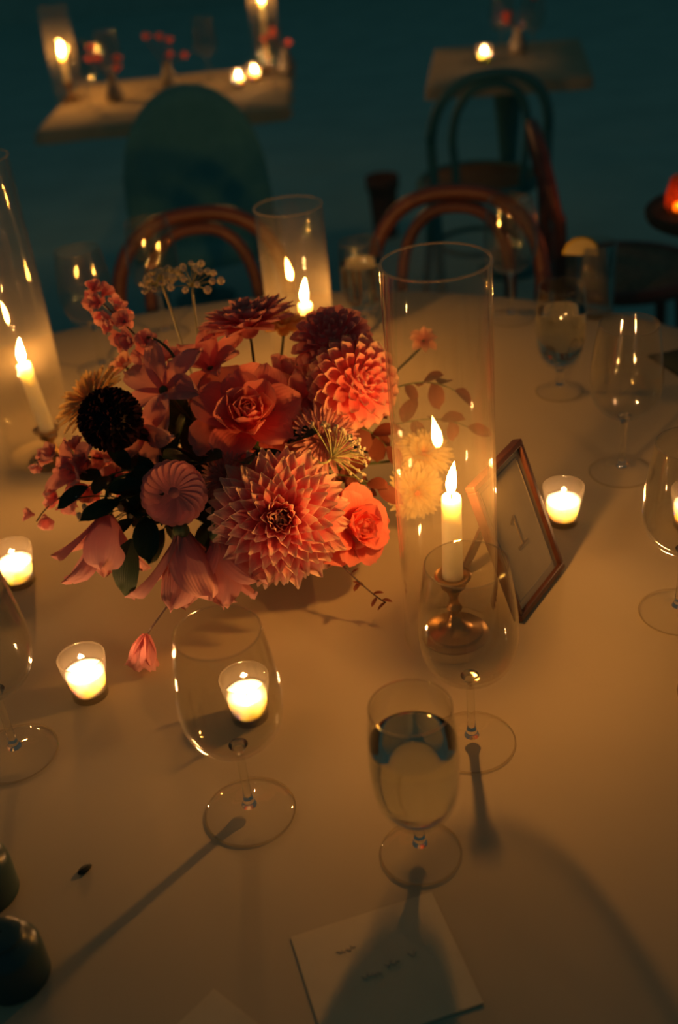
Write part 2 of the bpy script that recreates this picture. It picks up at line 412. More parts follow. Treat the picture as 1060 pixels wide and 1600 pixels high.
wine(-.108, .707, 'empty wine glass in the foreground in front of a lit votive')
wine(.103, .765, 'empty wine glass in front of the candle chimney and brass candlestick', .5)
goblet(.039, .640, 'goblet of water in the front standing beside the place card')
wine(-.342, .815, 'empty wine glass cut by the left edge of the photo', 1)
wine(.351, .926, 'empty wine glass cut by the right edge of the photo', 2)
goblet(.345, .795, 'goblet at the right edge showing only its foot', 1)
wine(.372, 1.225, 'empty wine glass standing behind the votive at right', .7)
goblet(.347, 1.473, 'goblet of water between the tall chimney and right wine glass', .4)
wine(-.375, 1.74, 'blurred wine glass at the far left beside the left chimney', .2)
wine(-.275, 1.86, 'blurred wine glass in front of the left bentwood chair', .9)
goblet(.078, 1.76, 'blurred goblet of water just right of the far chimney', 1.3)
wine(.33, 1.77, 'blurred wine glass seen through the top of the front chimney', 1.9)
# tall tumbler with a citrus half on the rim
e = empty('highball_glass', (.47, 1.75, T)); tag(e, 'tall tumbler with a citrus slice on its rim at far right', 'tumbler')
MB().lathe([(.001, 0), (.029, 0), (.031, .003), (.034, .125), (.0325, .126), (.0295, .008), (.001, .007)], 48).build('glass', 'wine_glass', e)
mb = MB(); nn = 16; rr = .027
ring = [(rr * math.cos(PI * k / nn), rr * math.sin(PI * k / nn)) for k in range(nn + 1)]
for yy in (-.004, .004): mb.v += [Vector((a, yy, b)) for a, b in ring]
mb.uv = [(.5, .5)] * len(mb.v); k = nn + 1
mb.f = [tuple(range(k)), tuple(reversed(range(k, 2 * k)))] + [(i, i + k, i + 1 + k, i + 1) for i in range(nn)] + [(0, nn, nn + k, k)]
sl = mb.build('citrus_slice', 'citrus', e, False, Matrix.Translation((-.030, -.012, .112)) @ Matrix.Rotation(R(8), 4, 'Y'))
MB().tube([(rr * math.cos(PI * k / 14), 0, rr * math.sin(PI * k / 14)) for k in range(15)], .0042, 6).build('rind', 'rind', sl)

# ------------------------------------------------------------------ framed table number
P1 = Vector((.182, .934, T)); ed = Vector((.068, .093, 0)).normalized(); bk = Vector((-ed.y, ed.x, 0)); lean = R(19.5)
upv = math.sin(lean) * bk + math.cos(lean) * Vector((0, 0, 1)); nrm = ed.cross(upv)
M = Matrix((ed, upv, nrm)).transposed().to_4x4(); M.translation = P1 + Vector((0, 0, .0032))
fe = empty('table_number_frame', mat4=M); tag(fe, 'thin reddish wooden frame holding a cream card numbered 1', 'picture frame')
FW_, FH, FB = .115, .165, .0068
for nm, b_ in (('frame_rail', (0, FW_, 0, FB)), ('frame_rail', (0, FW_, FH - FB, FH)), ('frame_stile', (0, FB, FB, FH - FB)), ('frame_stile', (FW_ - FB, FW_, FB, FH - FB))):
    o = MB().box(b_[0], b_[1], b_[2], b_[3], -.008, .0035).build(nm, 'frame_wood', fe, False)
    bv = o.modifiers.new('b', 'BEVEL'); bv.width = .0012; bv.segments = 2
MB().box(FB - .001, FW_ - FB + .001, FB - .001, FH - FB + .001, -.005, -.002).build('card', 'mat_board', fe, False)
mb = MB(); i0 = FB + .008
for q in ((i0, FW_ - i0, i0, i0 + .0012), (i0, FW_ - i0, FH - i0 - .0012, FH - i0), (i0, i0 + .0012, i0, FH - i0), (FW_ - i0 - .0012, FW_ - i0, i0, FH - i0)):
    mb.box(*q, -.002, -.0016)
mb.build('border_line', 'pale_ink', fe, False)
mb = MB(); cx, cyy = FW_ * .50, FH * .50
mb.box(cx - .0016, cx + .0016, cyy - .018, cyy + .018, -.002, -.0015)
mb.box(cx - .011, cx + .011, cyy - .0195, cyy - .0168, -.002, -.0015)
mb.add([(cx - .0016, cyy + .018, -.0015), (cx - .010, cyy + .0115, -.0015), (cx - .0085, cyy + .010, -.0015), (cx - .0016, cyy + .0145, -.0015)], [(0, 1, 2, 3)])
mb.build('numeral', 'ink', fe, False)['label'] = 'dark printed numeral 1'
mb = MB(); mb.box(FW_ / 2 - .016, FW_ / 2 + .016, 0, .13, -.0015, .0015)
a = lean * 2.1
mb.xf(Matrix.Translation((0, .0, 0)))
M2 = Matrix.Translation((0, .128, -.0095)) @ Matrix.Rotation(a, 4, 'X') @ Matrix.Translation((0, -.13, 0))
mb.build('easel_back', 'frame_wood', fe, False, M2)

# ------------------------------------------------------------------ cards, crumb, dark bottles
def card(name, p, ex, w_, h_, label, marks=()):
    ex = Vector((*ex, 0)).normalized(); ey = Vector((-ex.y, ex.x, 0))
    M = Matrix((ex, ey, Vector((0, 0, 1)))).transposed().to_4x4(); M.translation = (p[0], p[1], T + .0006)
    e = empty(name, mat4=M); tag(e, label, 'card')
    v = []; f = []; n_ = 8
    for s_ in (0, .0006):
        for i in range(n_ + 1):
            for j in range(n_ + 1):
                u, q = i / n_, j / n_
                v.append((u * w_, -q * h_, s_ + .0008 * (u - .5) ** 2 * 2 * q))
    k = (n_ + 1) ** 2
    for i in range(n_):
        for j in range(n_):
            a_ = i * (n_ + 1) + j; f.append((a_, a_ + 1, a_ + n_ + 2, a_ + n_ + 1)); f.append((k + a_, k + a_ + n_ + 1, k + a_ + n_ + 2, k + a_ + 1))
    for i in range(n_):
        for a_, b_ in ((i, i + 1), (n_ * (n_ + 1) + i, n_ * (n_ + 1) + i + 1)): f.append((a_, a_ + k, b_ + k, b_))
        for a_, b_ in ((i * (n_ + 1), (i + 1) * (n_ + 1)), (i * (n_ + 1) + n_, (i + 1) * (n_ + 1) + n_)): f.append((a_, b_, b_ + k, a_ + k))
    link('paper', mesh_data('paper', v, f, 'paper', None, False), e)
    if marks:
        mb = MB(); rnd = random.Random(3)
        for (x0, x1, y_) in marks:
            pts = []; nn = int((x1 - x0) / .0012)
            for i in range(nn + 1):
                xx = x0 + (x1 - x0) * i / nn
                pts.append((xx, y_ + .0018 * math.sin(i * 1.9 + rnd.random()) + (.002 if rnd.random() < .15 else 0), .0008))
            mb.tube(pts, .0004, 5)
        mb.build('script_line', 'pale_ink', e)
    return e
card('place_card', (-.074, .569), (.117, .029), .1205, .107, 'cream place card with faint script lying under the front goblet',
     [(.030, .046, -.028), (.042, .058, -.056), (.062, .074, -.052), (.082, .088, -.050)])
card('menu_card', (-.134, .530), (.033, -.032), .09, .13, 'corner of a card at the bottom edge left of the place card')
mb = MB().ball((0, 0, 0), .0042, 10, 6, .5)
for p in mb.v: p.x *= 1.7; p.x += .3 * p.y
o = mb.build('crumb', 'seed'); o.location = (-.252, .659, T + .0021); o.rotation_euler.z = .6
tag(o, 'tiny dark crumb lying alone on the tablecloth at lower left', 'crumb')
def bottle(x, y, h, r, label):
    e = empty('dark_bottle', (x, y, T)); tag(e, label, 'bottle', 'dark bottles at lower left')
    MB().lathe(smooth_prof([(.001, 0), (r * .92, .001), (r, .006), (r, h * .55), (r * .9, h * .72), (r * .62, h * .84), (r * .55, h * .88)], 4), 36).build('body', 'black_glass', e)
    MB().lathe(smooth_prof([(r * .5, h * .865), (r * .62, h * .9), (r * .6, h * .96), (r * .35, h), (.001, h * 1.004)], 4), 28).build('stopper', 'black_glass', e)
bottle(-.292, .560, .055, .0265, 'dark round bottle at the lower left corner, nearest the camera')
bottle(-.335, .645, .058, .028, 'dark round bottle cut by the left edge, the farther of two')

# ------------------------------------------------------------------ flowers
VASE = Vector((-.10, 1.13, T))
e = empty('vase', VASE); tag(e, 'low bowl hidden under the flower arrangement', 'vase')
MB().lathe(smooth_prof([(.001, .0), (.045, .0), (.062, .02), (.070, .045), (.062, .072), (.064, .078)], 5) + smooth_prof([(.060, .078), (.058, .07), (.064, .045), (.056, .022), (.001, .008)], 5), 40).build('bowl', 'vase', e)
CAMP = Vector((0, 0, T + .75))

def petal_data(name, mat, L=1.0, W=.4, cup=.25, curl=.2, tip=.35, nu=7, nv=4, base=.25, ruffle=0.0, seed=0, wide=.6, notch=0):
    """petal along +Y, inner face +Z; W = full width, wide = where it is widest, tip = width left at the end"""
    rnd = random.Random(seed); v = []; f = []; uv = []
    ph = rnd.random() * 6
    for i in range(nu + 1):
        u = i / nu
        if u < wide: wd = base + (1 - base) * math.sin(.5 * PI * u / wide)
        else:
            q = (u - wide) / (1 - wide); wd = tip + (1 - tip) * math.sqrt(max(0, 1 - q ** 2.2))
        for j in range(nv + 1):
            s_ = 2 * j / nv - 1
            x = .5 * W * wd * s_
            z = cup * W * wd * (s_ * s_) * .6 + curl * L * u * u
            y = L * u - notch * L * (u ** 4) * (1 - abs(s_)) - .06 * L * u * s_ * s_
            if ruffle: z += ruffle * L * u * u * math.sin(ph + 5 * s_ + 3 * u); y += ruffle * .4 * L * u * math.sin(ph * 2 + 7 * s_)
            v.append((x, y, z)); uv.append((j / nv, u))
    for i in range(nu):
        for j in range(nv):
            a_ = i * (nv + 1) + j; f.append((a_, a_ + 1, a_ + nv + 2, a_ + nv + 1))
    return mesh_data(name, v, f, mat, uv)
def petal_matrix(az, el, off=0.0, sc=(1, 1, 1), twist=0.0, z=0.0):
    d = Vector((math.cos(az) * math.cos(el), math.sin(az) * math.cos(el), math.sin(el)))
    n_ = Vector((-math.cos(az) * math.sin(el), -math.sin(az) * math.sin(el), math.cos(el)))
    x_ = d.cross(n_)
    M = Matrix((x_, d, n_)).transposed().to_4x4()
    if twist: M = M @ Matrix.Rotation(twist, 4, 'Y')
    M = M @ Matrix.Diagonal((*sc, 1))
    M.translation = d * off + Vector((0, 0, z)); return M
def head(name, label, cat, loc, face, group='flowers in the low centrepiece', spin=0.0):
    loc = Vector(loc) + Vector((0, 0, T)); z = Vector(face).normalized()
    q = z.to_track_quat('Z', 'Y').to_matrix().to_4x4() @ Matrix.Rotation(spin, 4, 'Z'); q.translation = loc
    e = empty(name, mat4=q); tag(e, label, cat, group); return e
def stem(e, back=.03, mat='stem', r=.0018, end=None, via=None):
    Mi = e.matrix_basis.inverted(); p0 = e.matrix_basis.translation; z = e.matrix_basis.to_3x3() @ Vector((0, 0, 1))
    rr = random.Random(hash((round(p0.x, 3), round(p0.z, 3))) % 999)
    end = Vector(end) if end else VASE + Vector((rr.uniform(-.04, .04), rr.uniform(-.04, .04), .055))
    pts = [p0 - z * .002, p0 - z * back] + ([Vector(v_) for v_ in via] if via else []) + [end + Vector((0, 0, .05)), end]
    pts = [Mi @ p for p in bez(pts, 14)]
    MB().tube(pts, [r * 1.15] + [r] * 14, 7).build('stem', mat, e)
GA = PI * (3 - math.sqrt(5))
def dahlia(label, loc, face, Rr, mat, n=110, el0=82, el1=-18, spin=0., name='dahlia', wid=.30, cup=.55, curl=.10, tip=.12, inner=.35, stemback=.04, seed=1, curl2=None, power=.75, flat=1.0, lift=0.):
    rnd = random.Random(seed); e = head(name, label, 'flower', loc, face, spin=spin)
    a_ = [petal_data('petal', mat, 1, wid, cup, curl, tip, seed=k, ruffle=.02, wide=.55) for k in range(3)]
    b_ = [petal_data('petal', mat, 1, wid * 1.25, cup * 1.2, (curl2 if curl2 is not None else curl + .25), tip + .1, seed=k + 5, wide=.6) for k in range(2)]
    for i in range(n):
        t_ = (i + .5) / n
        el = R(el0 + (el1 - el0) * t_ ** power) + rnd.uniform(-.06, .06)
        Lp = Rr * (inner + (1 - inner) * min(1, t_ * 1.25) ** .8) * rnd.uniform(.93, 1.05)
        me = rnd.choice(b_ if t_ < .3 else a_)
        M = petal_matrix(i * GA + rnd.uniform(-.05, .05), el, .02 * Rr, (Lp * (.75 if t_ < .3 else 1), Lp, Lp), rnd.uniform(-.15, .15), z=lift * Rr * (1 - t_))
        if flat != 1.0: M = Matrix.Diagonal((1, 1, flat, 1)) @ M
        link('petal', me, e, M)
    c = MB().ball((0, 0, 0), Rr * .22, 14, 8).build('core', mat, e, uv=True)
    stem(e, stemback); return e
def ball_dahlia(label, loc, face, Rr, mat, n=120, el1=-50, seed=2, spin=0., plen=.66, sph=.48, wid=.58, name='ball_dahlia', oval=1.0):
    rnd = random.Random(seed); e = head(name, label, 'flower', loc, face, spin=spin)
    ms = [petal_data('petal', mat, 1, wid, .60, .30, .22, seed=k, wide=.58) for k in range(3)]
    for i in range(n):
        t_ = (i + .5) / n
        zz = 1 - t_ * (1 - math.sin(R(el1)))
        el = math.asin(max(-1, min(1, zz)))
        g = min(1, .45 + t_ * 1.6)
        d = Vector((math.cos(i * GA) * math.cos(el), math.sin(i * GA) * math.cos(el), math.sin(el)))
        M = petal_matrix(i * GA, el - R(26) * g + rnd.uniform(-.05, .05), 0, (Rr * plen * g,) * 3, rnd.uniform(-.1, .1))
        M.translation = d * Rr * sph
        if oval != 1.0: M = Matrix.Diagonal((1, oval, 1, 1)) @ M
        link('petal', rnd.choice(ms), e, M)
    MB().ball((0, 0, 0), Rr * .58, 18, 12).build('core', mat, e, uv=True)
    stem(e, .04); return e
def rose(label, loc, face, Rr, mat, n=30, seed=3, spin=0., openness=1.0, name='rose'):
    rnd = random.Random(seed); e = head(name, label, 'flower', loc, face, spin=spin)
    ms = [petal_data('petal', mat, 1, 1.15, .38, .12, .50, nu=8, nv=6, base=.35, ruffle=.05, seed=k + seed, wide=.62) for k in range(3)]
    mo = [petal_data('petal', mat, 1, 1.2, .22, -.22, .50, nu=8, nv=6, base=.35, ruffle=.06, seed=k + 9 + seed, wide=.62) for k in range(3)]
    for i in range(n):
        t_ = i / (n - 1)
        el = R(88 - 78 * openness * t_ ** 1.15) + rnd.uniform(-.05, .05)
        Lp = Rr * (.48 + .62 * t_) * rnd.uniform(.95, 1.05); wd = Lp * (.55 + .35 * t_)
        r0 = Rr * (.04 + .20 * t_)
        az = i * R(137.5) * 1.0
        M = petal_matrix(az, el, 0, (wd, Lp, Lp), rnd.uniform(-.2, .2))
        M.translation = Vector((math.cos(az) * r0, math.sin(az) * r0, -Rr * (.10 + .40 * t_)))
        link('petal', rnd.choice(ms if t_ < .62 else mo), e, M)
    MB().ball((0, 0, -.28 * Rr), Rr * .26, 12, 8).build('core', mat, e, uv=True)
    stem(e, .05); return e
def daisy(label, loc, face, Rr, mat, n=34, rows=3, seed=4, centre='mum_centre', wid=.16, spin=0., name='chrysanthemum', cr=.22, el=(8, 32), tip=.45):
    rnd = random.Random(seed); e = head(name, label, 'flower', loc, face, spin=spin)
    ms = [petal_data('petal', mat, 1, wid, .4, .04, tip, seed=k, ruffle=.03, wide=.7, nu=6, nv=3) for k in range(3)]
    for rw in range(rows):
        for i in range(n - rw * 3):
            az = 2 * PI * (i + .5 * rw) / (n - rw * 3) + rnd.uniform(-.05, .05)
            Lp = Rr * (1 - .17 * rw) * rnd.uniform(.92, 1.05)
            link('petal', rnd.choice(ms), e, petal_matrix(az, R(el[0] + (el[1] - el[0]) * rw / max(1, rows - 1)) + rnd.uniform(-.1, .1), Rr * .08, (Lp,) * 3, rnd.uniform(-.3, .3)))
    mb = MB().ball((0, 0, .02 * Rr), Rr * cr, 16, 8, .6); mb.build('centre', centre, e, uv=True)
    stem(e, .03); return e
def tulip(label, loc, face, Rr, mat, n=6, seed=5, el=(62, 38), wid=.62, name='tulip', spin=0., ruffle=.07, curl=-.12, via=None, cup=.5):
    rnd = random.Random(seed); e = head(name, label, 'flower', loc, face, spin=spin)
    for i in range(n):
        me = petal_data('petal', mat, 1, wid * rnd.uniform(.9, 1.1), cup, curl + rnd.uniform(-.08, .08), .12, nu=10, nv=6, base=.3, ruffle=ruffle, seed=seed * 10 + i, wide=.5)
        lay = i % 2
        M = petal_matrix(2 * PI * i / n + rnd.uniform(-.15, .15), R(el[lay]) + rnd.uniform(-.12, .12), Rr * .03, (Rr * rnd.uniform(.92, 1.05),) * 3, rnd.uniform(-.2, .2))
        link('petal', me, e, M)
    MB().ball((0, 0, .03 * Rr), Rr * .10, 10, 6).build('receptacle', 'stem', e)
    stem(e, .04, via=via); return e
LEAF = {}
def leaf_mesh(mat, wid=.45):
    k = (mat, wid)
    if k not in LEAF: LEAF[k] = [petal_data('leaf', mat, 1, wid, .25, c_, .05, nu=7, nv=4, base=.12, seed=s_, wide=.42, ruffle=.02) for s_, c_ in ((1, -.15), (2, .05), (3, -.3))]
    return LEAF[k]
def sprig(label, pts, mat='dark_leaf', n=7, Lf=.045, wid=.45, seed=1, group='dark leafy sprigs in the centrepiece', name='leaf_sprig', smat='stem', droop=0.):
    rnd = random.Random(seed); pts = [Vector(p) + Vector((0, 0, T)) for p in pts]; cur = bez(pts, 16)
    base = cur[0]; e = empty(name, base); tag(e, label, 'foliage', group)
    loc = [p - base for p in cur]
    MB().tube(loc, [.0016 - .0009 * i / 16 for i in range(17)], 6).build('stem', smat, e)
    for i in range(n):
        t_ = .25 + .75 * (i + 1) / n; k = min(16, int(t_ * 16)); p = loc[k]; tg = (loc[k] - loc[k - 1]).normalized()
        sd = tg.orthogonal().normalized(); sd.rotate(Matrix.Rotation(i * 2.3 + rnd.uniform(-.3, .3), 3, tg))
        d = (tg * rnd.uniform(.3, .8) + sd + Vector((0, 0, -droop))).normalized() if i < n - 1 else tg
        upn = (Vector((0, -.35, 1)) - d * d.dot(Vector((0, -.35, 1)))).normalized()
        x_ = d.cross(upn); M = Matrix((x_, d, upn)).transposed().to_4x4() @ Matrix.Diagonal((*(Lf * rnd.uniform(.75, 1.1),) * 3, 1)); M.translation = p
        link('leaf', rnd.choice(leaf_mesh(mat, wid)), e, M)
    return e

# -- the large blooms
dahlia('large coral dahlia with cream-tipped petals at the front of the centrepiece', (-.064, .985, .135), (.10, -.86, .50), .074, 'coral_dahlia', n=185, el0=86, el1=-25, wid=.30, cup=.34, curl=.16, curl2=.38, tip=.26, inner=.36, seed=11)
rose('bright coral rose facing the front candle, lowest right in the centrepiece', (.020, 1.0, .103), (.55, -.72, .42), .040, 'coral_rose', n=28, seed=31)
ball_dahlia('coral ball dahlia with cream edges lit by the front chimney', (.032, 1.12, .218), (.55, -.72, .42), .047, 'ball_dahlia', n=130, seed=21)
ball_dahlia('dusky ball dahlia just above the brightly lit coral one', (.012, 1.165, .248), (-.1, -.4, .9), .042, 'pink_dahlia', n=110, seed=22)
rose('red garden rose in the upper middle of the centrepiece', (-.088, 1.085, .210), (.12, -.60, .80), .058, 'red_rose', n=30, seed=33, openness=1.02)
dahlia('broad dusky dahlia seen from the side at the top of the centrepiece', (-.083, 1.205, .262), (-.15, .25, .95), .062, 'pink_dahlia', n=110, el0=85, el1=-6, wid=.3, seed=12, flat=.75)
dahlia('yellow dahlia glowing in front of the far candle', (-.045, 1.285, .222), (.1, .5, .8), .040, 'yellow_mum', n=80, el0=84, el1=-10, seed=13)
daisy('yellow chrysanthemum behind the black scabiosa', (-.272, 1.17, .205), (-.50, -.18, .8), .046, 'yellow_mum', n=30, rows=3, seed=41)
daisy('cream chrysanthemum with orange eye seen through the front chimney', (.093, 1.10, .078), (.15, -.95, .25), .034, 'cream_mum', n=36, rows=4, seed=42, wid=.2, el=(-12, 50), cr=.17)
daisy('cream chrysanthemum above its twin behind the front chimney', (.107, 1.135, .110), (.1, -.55, .85), .033, 'cream_mum', n=36, rows=4, seed=43, wid=.2, el=(-10, 55), cr=.15)
daisy('spidery mauve chrysanthemum beside the lace umbel', (-.010, 1.065, .180), (.1, -.75, .65), .040, 'mauve', n=40, rows=4, seed=44, wid=.12, el=(-5, 60), centre='mauve', cr=.2)
daisy('small dusky chrysanthemum between the flat pink bloom and coral dahlia', (-.117, 1.03, .163), (-.1, -.85, .5), .028, 'mauve', n=34, rows=4, seed=45, wid=.16, el=(0, 65), centre='mauve', cr=.25)
# flat round pink bloom
e = head('zinnia', 'flat round pink bloom with scalloped rim at left of the coral dahlia', 'flower', (-.170, 1.000, .170), (-.02, -.86, .52))
zm = [petal_data('petal', 'flat_pink', 1, .42, .04, .02, .72, seed=k, wide=.8, base=.2, nu=6, nv=4) for k in range(3)]
rnd = random.Random(8)
for rw in range(3):
    for i in range(22):
        link('petal', rnd.choice(zm), e, petal_matrix(2 * PI * (i + rw / 3) / 22, R(4 + 3 * rw), 0, (.036 * (1 - .05 * rw) * rnd.uniform(.97, 1.03),) * 3, .12, z=.0006 * rw))
MB().lathe([(.0005, .004), (.004, .0035), (.008, .0015), (.0095, 0)], 20).build('centre', 'flat_pink', e, uv=True)
stem(e, .04)
# black scabiosa
e = head('scabiosa', 'almost black pompom scabiosa at the left of the centrepiece', 'flower', (-.235, 1.075, .226), (-.1, -.82, .56))
mb = MB(); rnd = random.Random(5); pd = petal_data('p', 'black_scabiosa', 1, .55, .5, .2, .5, nu=3, nv=2)
pv = [v_.co.copy() for v_ in pd.vertices]; pf = [tuple(p.vertices) for p in pd.polygons]
for i in range(340):
    zz = 1 - 1.7 * (i + .5) / 340; el = math.asin(zz); d = Vector((math.cos(i * GA) * math.cos(el), math.sin(i * GA) * math.cos(el), zz))
    M = petal_matrix(i * GA, el - rnd.uniform(0, .9), 0, (.0105,) * 3, rnd.uniform(-.6, .6)); M.translation = d * .0255
    mb.add([M @ q for q in pv], pf, [(.5, .3 + .7 * (k // 3) / 3) for k in range(len(pv))])
o = mb.build('floret_head', 'black_scabiosa', e, uv=True); o['kind'] = 'stuff'
MB().ball((0, 0, 0), .0275, 18, 12).build('core', 'black_scabiosa', e, uv=True)
stem(e, .04, 'dark_stem')
# lily-like and tulip-like blooms
tulip('wilting pink tulip with long petals drooping over the left side', (-.252, 1.03, .142), (-.12, -.45, -.82), .085, 'dusty_pink', n=6, seed=51, el=(66, 44), wid=.5, via=[(-.24, 1.05, T + .19)], curl=-.05)
tulip('pink tulip hanging over the front below the flat bloom', (-.168, .985, .135), (.02, -.28, -.95), .092, 'mauve', n=6, seed=52, el=(72, 52), wid=.5, via=[(-.16, 1.0, T + .19)], curl=-.04)
tulip('dusky pink tulip with petals hanging behind the front wine glass', (-.132, .985, .125), (.12, -.25, -.96), .082, 'dusty_pink', n=6, seed=53, el=(70, 48), wid=.5, via=[(-.13, 1.0, T + .17)], curl=-.04)
tulip('open dusty pink lily left of the red rose', (-.182, 1.14, .222), (-.35, -.45, .8), .062, 'dusty_pink', n=6, seed=54, el=(26, 12), wid=.48, name='lily', curl=-.1)
tulip('open rosy lily behind the red rose', (-.130, 1.175, .225), (-.1, -.3, .9), .055, 'pink_dahlia', n=7, seed=55, el=(40, 20), wid=.5, name='lily')
tulip('pink lily beneath the black scabiosa', (-.205, 1.10, .195), (-.3, -.8, .3), .050, 'dusty_pink', n=6, seed=56, el=(34, 14), wid=.5, name='lily')
tulip('tan ruffled bloom tucked between coral dahlia and coral rose', (-.012, 1.01, .092), (.25, -.85, .1), .042, 'tan_petal', n=9, seed=57, el=(36, 12), wid=.6, name='ruffled_bloom', ruffle=.1)
tulip('pale pink bloom low behind the left sprigs', (-.285, 1.09, .155), (-.6, -.5, .5), .045, 'dusty_pink', n=6, seed=58, el=(40, 15), wid=.55, name='lily')
tulip('small orange blossom above the yellow chrysanthemum', (-.232, 1.205, .228), (-.3, -.2, .9), .022, 'tan_petal', n=6, seed=59, el=(45, 25), wid=.6, name='orange_blossom')
tulip('small peach flower on a thin stem seen high through the front chimney', (.130, 1.30, .180), (0, -.6, .8), .020, 'tan_petal', n=8, seed=60, el=(30, 10), wid=.6, name='peach_blossom')
tulip('burgundy bloom between coral ball dahlia and red rose', (-.03, 1.13, .19), (.2, -.7, .6), .045, 'pink_dahlia', n=8, seed=61, el=(40, 15), wid=.55, name='ruffled_bloom')
rose('shaded pink rose at the right rear of the centrepiece', (-.045, 1.20, .20), (.4, .2, .9), .042, 'dusty_pink', n=22, seed=34)

# -- spikes and small florets
def floret_spike(label, pts, mat, n, fl, seed, name='snapdragon', group='flower spikes in the centrepiece'):
    rnd = random.Random(seed); pts = [Vector(p) + Vector((0, 0, T)) for p in pts]; cur = bez(pts, 20); base = cur[0]
    e = empty(name, base); tag(e, label, 'flower', group); loc = [p - base for p in cur]
    MB().tube(loc, [.0018 - .001 * i / 20 for i in range(21)], 6).build('stem', 'dark_stem', e)
    pm = petal_data('p', mat, 1, .8, .4, .15, .45, nu=4, nv=3, ruffle=.08, seed=seed)
    pv = [v_.co.copy() for v_ in pm.vertices]; pf = [tuple(p.vertices) for p in pm.polygons]; puv = [(.5, (k // 4) / 4) for k in range(len(pv))]
    fm = []
    for q in range(3):
        mb = MB()
        for i in range(6):
            M = petal_matrix(2 * PI * i / 6 + rnd.uniform(-.2, .2), R(rnd.uniform(15, 50)), 0, (rnd.uniform(.8, 1.1),) * 3)
            mb.add([M @ p for p in pv], pf, puv)
        mb.ball((0, 0, .05), .16, 8, 5); fm.append(mb.data('floret', mat, True, True))
    for i in range(n):
        t_ = .35 + .65 * (i + .5) / n; k = int(t_ * 20); p = loc[k]
        tg = (loc[k] - loc[k - 1]).normalized(); sd = tg.orthogonal(); sd.rotate(Matrix.Rotation(i * 2.4, 3, tg))
        d = (sd.normalized() + tg * .4 + Vector((0, -.4, .1))).normalized()
        M = d.to_track_quat('Z', 'Y').to_matrix().to_4x4() @ Matrix.Diagonal((*(fl * (1.15 - .5 * t_) * rnd.uniform(.85, 1.1),) * 3, 1)); M.translation = p + d * fl * .35
        link('floret', rnd.choice(fm), e, M)
    return e
floret_spike('dusky pink spike pointing up at the upper left of the centrepiece', [(-.13, 1.13, .1), (-.17, 1.17, .26), (-.215, 1.20, .262), (-.245, 1.23, .30), (-.268, 1.25, .312)], 'dusty_pink', 16, .023, 1)
floret_spike('pink florets on a sprig at the far left, above the others', [(-.14, 1.11, .1), (-.22, 1.10, .16), (-.30, 1.10, .185), (-.335, 1.10, .172)], 'mauve', 9, .021, 2)
floret_spike('pink florets on a sprig at the far left, hanging lowest', [(-.14, 1.11, .09), (-.24, 1.09, .15), (-.31, 1.09, .15), (-.345, 1.08, .105)], 'dusty_pink', 10, .022, 3)
floret_spike('short mauve floret sprig beside the left taper candle', [(-.14, 1.12, .1), (-.22, 1.12, .17), (-.28, 1.11, .18), (-.312, 1.10, .15)], 'dusty_pink', 8, .019, 4)
# arching dark stem at upper left
e = empty('bare_stem', (-.155, 1.13, T + .15)); tag(e, 'thin dark stem arching over the pink lilies', 'stem')
MB().tube([Vector(p) - Vector((-.155, 1.13, .15)) for p in bez([(-.155, 1.13, .15), (-.15, 1.14, .235), (-.165, 1.17, .275), (-.205, 1.195, .268)], 14)], .0018, 7).build('stalk', 'stem', e)
# umbels
def umbel(label, loc, face, Rr, n, ball, mat, stemmat, base, seed, dome=.5, clump=1, name='umbel_flower'):
    rnd = random.Random(seed); e = head(name, label, 'flower', loc, face)
    rays = MB(); fl = MB()
    for i in range(n):
        q = math.sqrt((i + .5) / n); az = i * GA
        p = Vector((Rr * q * math.cos(az), Rr * q * math.sin(az), Rr * dome * (1 - q * q * .8) + rnd.uniform(-.1, .1) * Rr))
        rays.tube(bez([(0, 0, 0), (p.x * .4, p.y * .4, p.z * .8), p], 5), .0005, 5)
        for c in range(clump):
            o_ = Vector((rnd.uniform(-1, 1), rnd.uniform(-1, 1), rnd.uniform(-.3, .6))) * ball * (1.6 if clump > 1 else 0)
            fl.ball(p + o_, ball * rnd.uniform(.8, 1.2), 8, 5)
    rays.build('rays', stemmat, e); o = fl.build('florets', mat, e, uv=True); o['kind'] = 'stuff'
    stem(e, .03, stemmat, .0013, end=Vector(base) + Vector((0, 0, T))); return e
umbel('airy umbel of round seed heads standing highest at the back', (-.150, 1.30, .283), (.15, -.15, 1), .036, 20, .0044, 'white_floret', 'pale_stem', (-.14, 1.16, .1), 1, dome=.75)
umbel('small whitish umbel left of the round seed heads', (-.188, 1.31, .288), (-.2, -.1, 1), .028, 26, .0022, 'white_floret', 'pale_stem', (-.14, 1.16, .1), 2, dome=.5, clump=5)
umbel('pale lace umbel seen from underneath beside the coral rose', (-.002, 1.035, .172), (.62, .62, .30), .044, 46, .0012, 'white_floret', 'pale_stem', (-.035, 1.085, .14), 3, dome=.75, clump=10)
# waxflower buds
e = empty('bud_spray', (-.20, 1.08, T + .1)); tag(e, 'spray of tiny pale buds in the dark gap at left', 'flower', 'flowers in the low centrepiece')
mb = MB(); bd = MB(); rnd = random.Random(9)
for i in range(14):
    p = Vector((-.255 + rnd.uniform(-.03, .05), 1.045 + rnd.uniform(-.01, .01), .135 + rnd.uniform(-.025, .02))) - Vector((-.20, 1.08, .1))
    mb.tube(bez([(0, 0, 0), p * .5 + Vector((0, 0, .02)), p], 5), .0006, 5); bd.ball(p, rnd.uniform(.002, .0036), 8, 5, 1.4)
mb.build('stalks', 'stem', e); o = bd.build('buds', 'white_floret', e, uv=True); o['kind'] = 'stuff'
